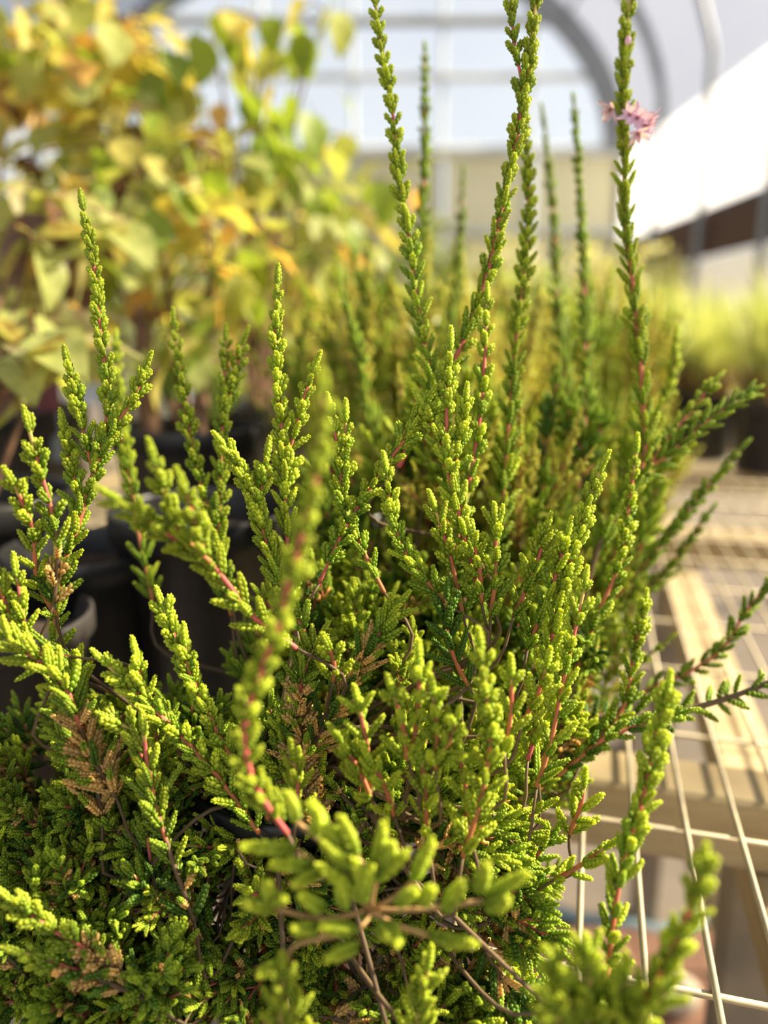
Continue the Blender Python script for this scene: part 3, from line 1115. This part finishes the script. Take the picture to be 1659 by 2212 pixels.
B.hero([([(1250, 1440), (1290, 1330), (1340, 1210), (1360, 1080), (1375, 975)], .41, .40, dict(TOP, l0=.013))])
B.hero([([(1270, 1620), (1345, 1530), (1365, 1430), (1392, 1310)], .41, .405, dict(TOP, l0=.013, l1=.009))])
B.hero([([(1180, 1660), (1230, 1600), (1290, 1550), (1440, 1540), (1560, 1512), (1700, 1460)], .42, .42, dict(MIX, l0=.014, l1=.012, kinds=('deep', 'green'), wood=1.0, a0=60, a1=50, r0=.0022, r1=.0014))])
B.hero([([(1300, 1560), (1400, 1490), (1490, 1450), (1560, 1400), (1620, 1310), (1680, 1250)], .46, .45, dict(MIX, l0=.011, l1=.009, kinds=('green', 'green'), a0=50))])
B.hero([([(1200, 1680), (1300, 1600), (1400, 1560), (1470, 1540)], .40, .39, dict(MIX, l0=.010, l1=.008, kinds=('deep', 'green')))])
B.hero([([(1330, 1290), (1400, 1210), (1480, 1110), (1540, 1040), (1600, 970)], .50, .50, dict(SIDE, l0=.010, kinds=('green', 'green')))])
B.hero([([(1300, 1330), (1420, 1250), (1480, 1180), (1530, 1110)], .52, .52, dict(SIDE, l0=.010, kinds=('green', 'green')))])
B.hero([([(1380, 1000), (1420, 900), (1450, 820), (1462, 730)], .53, .53, dict(TOP, kinds=('green', 'fresh')))])
for px, p1, dd in [((1290, 1300), (1240, 225), .56), ((900, 900), (918, 115), .56), ((1230, 900), (1172, 245), .62), ((960, 900), (1000, 380), .66), ((820, 1000), (745, 650), .55)]:
    B.hero([([px, ((px[0] * 2 + p1[0]) / 3 - 4, (px[1] * 2 + p1[1]) / 3), ((px[0] + 2 * p1[0]) / 3 + 5, (px[1] + 2 * p1[1]) / 3), p1], dd, dd, dict(TOP, l0=.015, l1=.005, kinds=('green', 'green'), red=1))])
rng = B.rng
L_ = lambda tm: tm[0][2] > .09
n_bulk = 0
while n_bulk < 150:
    x, y = rng.uniform(640, 1520), rng.uniform(640, 1650)
    top = interp(x, [640, 760, 900, 1100, 1250, 1350, 1450, 1520], [1050, 850, 760, 800, 760, 800, 900, 1050])
    lim = interp(y, [700, 1100, 1300, 1450, 1650], [1440, 1470, 1400, 1340, 1230])
    if y < top or x > lim:
        continue
    d = rng.uniform(.44, .60)
    tip = P(x, y, d)
    v = (tip - B.crown); v[2] = max(v[2], 0.0)
    v = v / (np.linalg.norm(v) + 1e-6) * 0.6 + np.array([0, 0, 0.9]) + rng.normal(0, 0.18, 3)
    u = rng.random()
    tm = T_TALL if u < .3 else (T_HAZE if u < .48 else (T_FRESH if rng.random() < .7 else T_GREEN))
    k = int(rng.integers(len(tm)))
    B.bulk(tip, v, tm[k], rng.uniform(0.55, 0.9) if L_(tm) else rng.uniform(.9, 1.3))
    n_bulk += 1

for i in range(75):
    x, y = rng.uniform(560, 1260), rng.uniform(1180, 1750)
    tip = P(x, y, rng.uniform(.385, .46))
    v = (tip - B.crown)
    v = v / (np.linalg.norm(v) + 1e-6) * 0.7 + np.array([0, 0, 0.6]) + rng.normal(0, 0.3, 3)
    u = rng.random()
    tm = T_OLD if u < .5 else T_GREEN
    B.bulk(tip, v, tm[int(rng.integers(len(tm)))], rng.uniform(.7, 1.0))

# ---- two more heathers further back
for lab, gx, gd, xr, yr, nb, dr, sd_ in [
        ('bushy green heather in soft focus behind the flowering heather, at mid picture', 900, .80, (600, 1180), (470, 1000), 100, (.66, .92), 3),
        ('loose heather in soft focus between the flowering heather and the grass pots', 1290, .90, (1120, 1440), (560, 1000), 60, (.78, 1.0), 4)]:
    g0 = G(gx, 1106, ZB)
    pc = CAM + (g0 - CAM) / np.linalg.norm(g0 - CAM) * 1.0
    dirv = FW + RT * ((gx - CX) / F_PX)
    dirv[2] = 0
    pc = dirv * gd
    Q = Plant(lab, pc[0], pc[1], 0.075, 0.11, sd_)
    rng = Q.rng
    for i in range(nb):
        x, y = rng.uniform(*xr), rng.uniform(*yr)
        y = y + abs(x - sum(xr) / 2) * 0.25
        tip = P(x, y, rng.uniform(*dr))
        v = (tip - Q.crown)
        v = v / np.linalg.norm(v) * .5 + np.array([0, 0, 1.0]) + rng.normal(0, .12, 3)
        Q.bulk(tip, v, (T_HAZE if rng.random() < .75 else T_TALL)[int(rng.integers(3))], rng.uniform(.8, 1.2))

# ---- pink flowers on the right tall shoot
def petal_mesh():
    V, nL, nW = [], 6, 4
    for i in range(nL + 1):
        t = i / nL
        wd = 0.0013 * math.sin(math.pi * (0.12 + 0.86 * t)) ** 0.8
        for j in range(nW + 1):
            u = j / nW * 2 - 1
            V.append((u * wd, 0.0012 * t * t + 0.0004 * u * u, 0.0062 * t))
    T = []
    for i in range(nL):
        for j in range(nW):
            a = i * (nW + 1) + j
            T += [(a, a + 1, a + nW + 2), (a, a + nW + 2, a + nW + 1)]
    return mesh_np('petal', np.array(V), np.array(T), M_PETAL)


PME = petal_mesh()
FC = MB(); FC.lathe([(0, 0), (0.0006, 0.0002), (0.0009, 0.0012), (0.0005, 0.0024), (0.0002, 0.0045), (0, 0.005)], n=10)
fcm = None
for (x, y, d, dx, dy, dz, s) in [(1374, 255, .415, .2, -.9, -.2, 1.0), (1388, 268, .418, .7, -.6, -.5, 1.0), (1378, 285, .414, .1, -.5, -.9, .9),
                                 (1402, 262, .42, .9, -.3, -.3, .9), (1362, 250, .416, -.6, -.7, .3, .8), (1322, 235, .424, -.8, -.3, -.6, .95)]:
    M = mat_dir(P(x, y, d) - B.off, np.array([dx, dy, dz]), rng.uniform(0, 6), s)
    if fcm is None:
        o = FC.build('flower', M_POLLEN, B.root, smooth=True); fcm = o.data
    else:
        o = obj('flower', fcm, B.root)
    o.matrix_basis = Matrix(M.tolist())
    for k in range(8):
        a = k * math.pi / 4
        el = math.radians(52 if k % 2 == 0 else 36)
        pd = np.array([math.cos(a) * math.sin(el), math.sin(a) * math.sin(el), math.cos(el)])
        ex = np.array([-math.sin(a), math.cos(a), 0])
        ey = np.cross(pd, ex)
        Mp = np.eye(4)
        sc_ = 1.0 if k % 2 == 0 else .75
        Mp[:3, 0], Mp[:3, 1], Mp[:3, 2] = ex * sc_ * 1.5, -ey * sc_ * 1.5, pd * sc_ * 1.5
        p = obj('petal', PME, o)
        p.matrix_basis = Matrix(Mp.tolist())
bm_ = MB(); bm_.lathe([(0, -.0022), (.0012, -.0016), (.0018, 0), (.0014, .0014), (0.0005, .0023), (0, .0024)], n=14)
o = bm_.build('flower_bud', M_PETAL, B.root, smooth=True)
o.location = Vector(P(1357, 88, .412) - B.off)

# ================================================================== LEAFY SHRUBS
def broadleaf(shape, mat):
    nL, nW = 7, 4
    V, T = [], []
    wmax, fold, curl = {'ovate': (0.36, .10, .22), 'heart': (0.46, .08, .30), 'narrow': (0.15, .06, .30), 'big': (0.33, .14, .35)}[shape]
    for i in range(nL + 1):
        t = i / nL
        if shape == 'heart':
            wd = wmax * (math.sin(math.pi * (t * 0.93 + 0.07)) ** 0.55) * (1 - 0.55 * t ** 2)
        else:
            wd = wmax * math.sin(math.pi * (0.04 + 0.95 * t) ** 0.85)
        wd = max(wd, 0.01)
        for j in range(nW + 1):
            u = j / nW * 2 - 1
            V.append((u * wd, t * 1.0, fold * abs(u) * wd * 2 - curl * t * t + 0.02 * math.sin(9 * t + 3 * u)))
    for i in range(nL):
        for j in range(nW):
            a = i * (nW + 1) + j
            T += [(a, a + 1, a + nW + 2), (a, a + nW + 2, a + nW + 1)]
    # petiole
    tv, tf = tube([(0, -0.28, 0.03), (0, -.12, .02), (0, 0.02, 0)], 0.014, 4)
    V = np.vstack([np.array(V), tv])
    T = np.vstack([np.array(T), np.array(tf) + len(V) - len(tv)])
    return mesh_np('leaf', V, T, mat)


ML = {'green': leafmat('leaf_green', .5, (0.30, 0.42, 0.06), scale=5), 'lime': leafmat('leaf_lime', .5, (0.54, 0.58, 0.19), scale=5, col2=(.42, .48, .14)),
      'yellow': leafmat('leaf_yellow', .5, (0.72, 0.62, 0.16), scale=5, col2=(.60, .56, .15)), 'gold': leafmat('leaf_gold', .5, (0.80, 0.50, 0.14), scale=5, col2=(.6, .36, .12)),
      'brown': leafmat('leaf_brown', .3, (0.17, 0.085, 0.05), scale=5), 'pale': leafmat('leaf_pale', .45, (0.55, 0.58, 0.22), scale=4, col2=(.35, .25, .12))}
LM = {}


def leafme(shape, colr):
    if (shape, colr) not in LM:
        LM[shape, colr] = broadleaf(shape, ML[colr])
    return LM[shape, colr]


def shrub(name, label, cat, potc, potr, poth, blobs, shape, palette, size, seed, stems, group=None, potmat=M_POT, zb=ZB, droop=0.5, n_main=6):
    """blobs: (px, py, sx, sy, count, d0, d1) clusters of leaves in the crown"""
    rng = np.random.default_rng(seed)
    rt = empty(name, (potc[0], potc[1], zb))
    tag(rt, label, cat, group)
    off = np.array([potc[0], potc[1], zb])
    pot(rt, 'pot', (0, 0), potr, poth, poth, potmat)
    pts, cols, w_ = [], list(palette.keys()), np.array(list(palette.values()), float)
    w_ /= w_.sum()
    nl = 0
    allp = []
    for (x, y, sx, sy, cnt, d0, d1) in blobs:
        cc = []
        for i in range(cnt):
            p = P(x + rng.normal(0, sx), y + rng.normal(0, sy), rng.uniform(d0, d1))
            if p[2] < zb + poth * 0.7:
                continue
            cc.append(p)
            a = rng.uniform(0, 2 * math.pi)
            tilt = rng.normal(-droop, 0.45)
            d = np.array([math.cos(a) * math.cos(tilt), math.sin(a) * math.cos(tilt), math.sin(tilt)])
            x_ = np.cross(d, ZV); x_ /= np.linalg.norm(x_) + 1e-9
            z_ = np.cross(x_, d)
            r = rng.normal(0, .5)
            X = x_ * math.cos(r) + z_ * math.sin(r)
            Z = np.cross(X, d)
            s = size * rng.uniform(0.7, 1.25)
            M = np.eye(4)
            M[:3, 0], M[:3, 1], M[:3, 2], M[:3, 3] = X * s, d * s, Z * s, p - off
            o = obj('leaf', leafme(shape, cols[rng.choice(len(cols), p=w_)]), rt)
            o.matrix_basis = Matrix(M.tolist())
        if cc:
            allp.append(np.mean(cc, axis=0))
            for q in cc[::3]:
                pts.append((np.mean(cc, axis=0), q))
    base = off + np.array([0, 0, poth * 0.82])
    for c in allp[:n_main] if n_main else allp:
        mid = base + (c - base) * 0.45 + rng.normal(0, 0.01, 3) + np.array([0, 0, 0.03])
        sp_, _ = spline([base + rng.normal(0, .006, 3), mid, c], 0.03)
        mb = MB(); mb.tube(sp_, np.linspace(stems, stems * 0.35, len(sp_)), 7)
        o = mb.build('stem', M_BARK, rt, smooth=True, loc=off); o.location = (0, 0, 0)
    mb = MB()
    for a, b in pts:
        mb.tube([a, (a + b) / 2 + np.array([0, 0, .008]), b], 0.0014, 4)
    if pts:
        o = mb.build('twigs', M_BARK, rt, smooth=True, loc=off); o.location = (0, 0, 0); o['kind'] = 'stuff'
    return rt


def gpos(px, d):
    v = FW + RT * ((px - CX) / F_PX)
    return (v * d)[:2]


# pot with trunk, left of centre
pc = P(415, 930, .84)
shrub('yellowing_shrub', 'yellowing shrub on a thick brown trunk in the black pot left of the heather', 'shrub', (pc[0], pc[1]), .086, .205,
      [(330, 430, 90, 70, 60, .85, 1.1), (240, 560, 80, 80, 40, .85, 1.1), (430, 560, 70, 80, 36, .85, 1.05), (350, 720, 90, 50, 16, .82, 1.0), (300, 300, 80, 60, 45, .9, 1.15), (420, 350, 50, 60, 30, .9, 1.1)],
      'ovate', {'yellow': 3, 'gold': .7, 'lime': 6, 'brown': .8, 'green': 1.4}, .045, 11, .006, 'leafy shrubs in black pots')
tk = MB(); pts, _ = spline([np.array([P(325, 960, .84)[0], pc[1], ZB + .15]), P(325, 900, .84), P(318, 800, .86), P(300, 640, .9)], .02)
root = bpy.data.objects['yellowing_shrub']
tk.tube(pts, np.linspace(.012, .008, len(pts)), 10)
o = tk.build('trunk', M_BARK, root, smooth=True, loc=root.location); o.location = (0, 0, 0)
pc = P(15, 930, .98)
shrub('yellowing_shrub', 'tall shrub turning gold above the pot with the dark red label', 'shrub', (pc[0], pc[1]), .10, .21,
      [(100, 60, 80, 60, 45, 1.0, 1.3), (250, 60, 60, 60, 28, 1.0, 1.3), (40, 200, 70, 60, 34, 1.0, 1.3), (200, 200, 70, 60, 34, 1.0, 1.25), (300, 210, 50, 50, 16, 1.0, 1.25), (80, 420, 90, 50, 26, 1.0, 1.25), (200, 330, 90, 50, 40, 1.0, 1.2), (60, 560, 70, 70, 26, 1.0, 1.2)],
      'ovate', {'yellow': 3, 'gold': 1.6, 'lime': 5, 'green': 1., 'brown': .3}, .06, 12, .006, 'leafy shrubs in black pots')
pc = P(560, 900, 1.15)
shrub('climbing_shrub', 'slender climber with hanging pointed green leaves against the pale end wall', 'shrub', (pc[0], pc[1]), .09, .2,
      [(445, 70, 20, 15, 2, 1.0, 1.05), (520, 80, 25, 25, 4, 1.0, 1.1), (600, 60, 40, 40, 7, 1.0, 1.15), (660, 70, 15, 15, 2, 1.0, 1.05), (545, 170, 30, 40, 6, 1.0, 1.1), (700, 15, 30, 15, 3, 1.0, 1.1), (400, 190, 25, 30, 6, 1.0, 1.1),
       (590, 270, 30, 50, 8, 1.0, 1.1), (670, 320, 50, 50, 12, 1.05, 1.2), (540, 380, 50, 50, 14, 1.0, 1.15), (730, 420, 50, 40, 9, 1.1, 1.3), (800, 390, 30, 20, 4, 1.1, 1.3), (650, 520, 60, 60, 14, 1.1, 1.3), (490, 620, 40, 30, 8, .85, .95), (400, 760, 50, 40, 10, .85, .95)],
      'heart', {'green': 5, 'lime': 3, 'yellow': 1.8}, .052, 13, .004, 'leafy shrubs in black pots', droop=1.15, n_main=15)
pc = P(-60, 1130, .66)
shrub('drooping_perennial', 'pot of large pale drooping leaves with brown edges at the left edge', 'plant', (pc[0], pc[1]), .085, .17,
      [(60, 720, 50, 30, 8, .62, .75), (10, 790, 30, 30, 5, .62, .7), (120, 750, 30, 25, 5, .62, .7), (60, 500, 70, 60, 16, .75, .9), (100, 420, 60, 30, 10, .8, .9), (20, 620, 50, 50, 10, .7, .85), (200, 470, 40, 20, 5, .8, .9)],
      'big', {'pale': 5, 'lime': 2, 'brown': 1.6}, .062, 14, .004, droop=.45)
pc = P(720, 860, 1.7)
shrub('feathery_shrub', 'narrow-leaved yellow green shrub in soft focus behind the climber', 'shrub', (pc[0], pc[1]), .10, .2,
      [(600, 560, 90, 90, 70, 1.4, 1.9), (720, 520, 80, 80, 60, 1.5, 2.0), (500, 700, 80, 90, 50, 1.3, 1.7), (640, 700, 90, 90, 60, 1.3, 1.7)],
      'narrow', {'lime': 5, 'green': 2, 'yellow': 2, 'gold': .8}, .10, 15, .004, 'leafy shrubs in black pots', droop=-.4)
# pots in front of the label pot; middle two added to darken bright gaps
for k, (px, py, d, r, h, lab) in enumerate([(440, 1080, .61, .074, .168, 'empty black pot just in front of the trunk pot, left of the heather'), (180, 1180, .60, .062, .14, 'small empty black pot added to darken the gap at left, beside the dusty one'), (700, 1080, .70, .07, .15, 'black pot added as dark backing, hidden mostly by heather, right of the empty black pot'),
(-35, 1240, .50, .065, .12, 'dusty black pot cut by the left edge, nearest of the left pots')]):
    pc = P(px, py, d)
    rt = empty('plant_pot', (pc[0], pc[1], ZB))
    tag(rt, lab, 'pot')
    pot(rt, 'pot', (0, 0), r, h, h, M_POT_DUSTY if 'dusty black' in lab else M_POT)

# plant label
lb = empty('plant_label', (0, 0, 0))
c0 = P(108, 925, .93); 
lb.location = Vector(c0)
tag(lb, 'upright plant label, dark red above and grey below, in a left pot', 'label')
mb = MB(); mb.box((0, 0, .048), (.016, 0, 0), (0, .0008, 0), (0, 0, .028)); mb.build('card', M_LABELRED, lb)
mb = MB(); mb.box((0, 0, -.01), (.015, 0, 0), (0, .0008, 0), (0, 0, .030)); mb.build('stake', M_LABELGREY, lb)

# ================================================================== GRASS POTS
def blades(seed, n, h, spread, mat, wd=.0022):
    r = np.random.default_rng(seed)
    Vs, Ts, k = [], [], 0
    for i in range(n):
        a = r.uniform(0, 6.28); rr = abs(r.normal(0, .03))
        out = r.uniform(.15, 1.0) * spread
        hh = h * r.uniform(.6, 1.1)
        bx, by = rr * math.cos(a), rr * math.sin(a)
        a2 = a + r.normal(0, .4)
        px_ = np.array([-math.sin(a2), math.cos(a2), 0])
        for j in range(6):
            t = j / 5
            c = np.array([bx + math.cos(a2) * out * t ** 1.8, by + math.sin(a2) * out * t ** 1.8, hh * (t - .38 * out / spread * t ** 3)])
            wj = wd * (1 - t) ** .6 + .0002
            Vs += [c - px_ * wj, c + px_ * wj]
        for j in range(5):
            q = k + 2 * j
            Ts += [(q, q + 1, q + 3), (q, q + 3, q + 2)]
        k += 12
    return mesh_np('blades', np.array(Vs), np.array(Ts), mat)


M_GRASS = leafmat('grass_lime', .45, (0.54, 0.58, 0.26), scale=6, col2=(.40, .47, .17))
M_STRAW = leafmat('dry_straw', .3, (0.42, 0.24, 0.13), scale=6, col2=(.25, .14, .08))
g1, g2, g3 = blades(1, 420, .34, .20, M_GRASS), blades(2, 420, .30, .24, M_GRASS), blades(3, 300, .14, .13, M_STRAW, .003)
glab = ['lime grass spilling from the black pot cut by the right edge, front one', 'lime grass pot just left of the one cut by the right edge',
        'lime grass clump hidden to its pot behind the tall flowering shoot', 'farthest lime grass pot, under the brown side boards', 'lime grass pot in the back row, beside the end of the bench']
for k, (px, py, d) in enumerate([(1640, 965, 1.75), (1500, 960, 1.95), (1380, 955, 2.0), (1590, 930, 2.35), (1470, 915, 2.5)]):
    gg = G(px, 965 - (0 if k < 3 else 30), ZB)
    v = FW + RT * ((px - CX) / F_PX)
    gg = v * d
    rt = empty('potted_grass', (gg[0], gg[1], ZB))
    tag(rt, glab[k], 'grass', 'grass pots at the far end of the bench')
    pot(rt, 'pot', (0, 0), .085, .16, .16)
    o = obj('blades', (g1, g2)[k % 2], rt); o.location = (0, 0, .14); o.rotation_euler = (0, 0, k * 1.3); o['kind'] = 'stuff'
    o = obj('straw', g3, rt); o.location = (0, 0, .13); o.rotation_euler = (0, 0, k * 2.1); o['kind'] = 'stuff'

# ================================================================== FAR PLANTS on the floor and benches beyond
M_FARDK = leafmat('far_dark_leaf', .3, (0.08, 0.15, 0.06), scale=4)
M_FARPALE = leafmat('far_pale_leaf', .4, (0.60, 0.60, 0.32), scale=4)
M_FARMID = leafmat('far_mid_leaf', .4, (0.34, 0.42, 0.14), scale=4)


def far_bush(px, d, w_, h, mat, seed, label):
    r = np.random.default_rng(seed)
    v = (FW + RT * ((px - CX) / F_PX)) * d
    rt = empty('leafy_bush', (v[0], v[1], 0))
    tag(rt, label, 'bush', 'bushes standing on the floor beyond the bench')
    n = 900
    ph = r.uniform(0, 6.28, n); th = np.arccos(r.uniform(-.6, 1, n)); rr = r.uniform(.55, 1, n)
    C = np.c_[np.cos(ph) * np.sin(th) * rr * w_, np.sin(ph) * np.sin(th) * rr * w_, h * .58 + np.cos(th) * rr * h * .42]
    Vs, Ts = [], []
    for i in range(n):
        a, b = r.normal(0, 1, 3), r.normal(0, 1, 3)
        a /= np.linalg.norm(a); b -= a * a.dot(b); b /= np.linalg.norm(b)
        s = .055 * r.uniform(.7, 1.3)
        Vs += [C[i] - a * s, C[i] - b * s * .45, C[i] + a * s, C[i] + b * s * .45]
        Ts += [(4 * i, 4 * i + 1, 4 * i + 2), (4 * i, 4 * i + 2, 4 * i + 3)]
    o = obj('foliage', mesh_np('foliage', np.array(Vs), np.array(Ts), mat), rt); o['kind'] = 'stuff'
    for k in range(4):
        mb = MB()
        a = k * 1.6
        mb.tube([(0.02 * math.cos(a), .02 * math.sin(a), 0), (w_ * .3 * math.cos(a), w_ * .3 * math.sin(a), h * .5), (w_ * .5 * math.cos(a), w_ * .5 * math.sin(a), h * .85)], .015, 6)
        mb.build('stem', M_BARK, rt)


for k, a in enumerate([(720, 5.0, .40, 1.95, M_FARDK, 'dark green bush far behind the climber'), (900, 6.6, .45, 2.1, M_FARMID, 'mid green bush far behind the tallest left shoot'),
                       (1075, 7.2, .45, 2.0, M_FARPALE, 'pale bush far behind the twin tall shoots'), (1260, 5.6, .42, 1.75, M_FARPALE, 'pale bush at the foot of the right arch'),
                       (1130, 4.5, .38, 1.5, M_FARMID, 'mid green bush in front of the pale ones'), (560, 6.8, .5, 2.1, M_FARPALE, 'pale bush far behind the yellow shrubs'),
                       (300, 4.7, .55, 2.2, M_FARMID, 'tall mid green bush hidden behind the gold shrub'), (40, 5.6, .5, 2.2, M_FARPALE, 'pale bush at the far left behind the shrubs'),
                       (1370, 6.4, .4, 1.8, M_FARPALE, 'pale bush beside the bright side sheets'), (860, 4.0, .33, 1.35, M_FARPALE, 'low pale bush in the middle distance')]):
    far_bush(a[0], a[1], a[2], a[3], a[4], 50 + k, a[5])
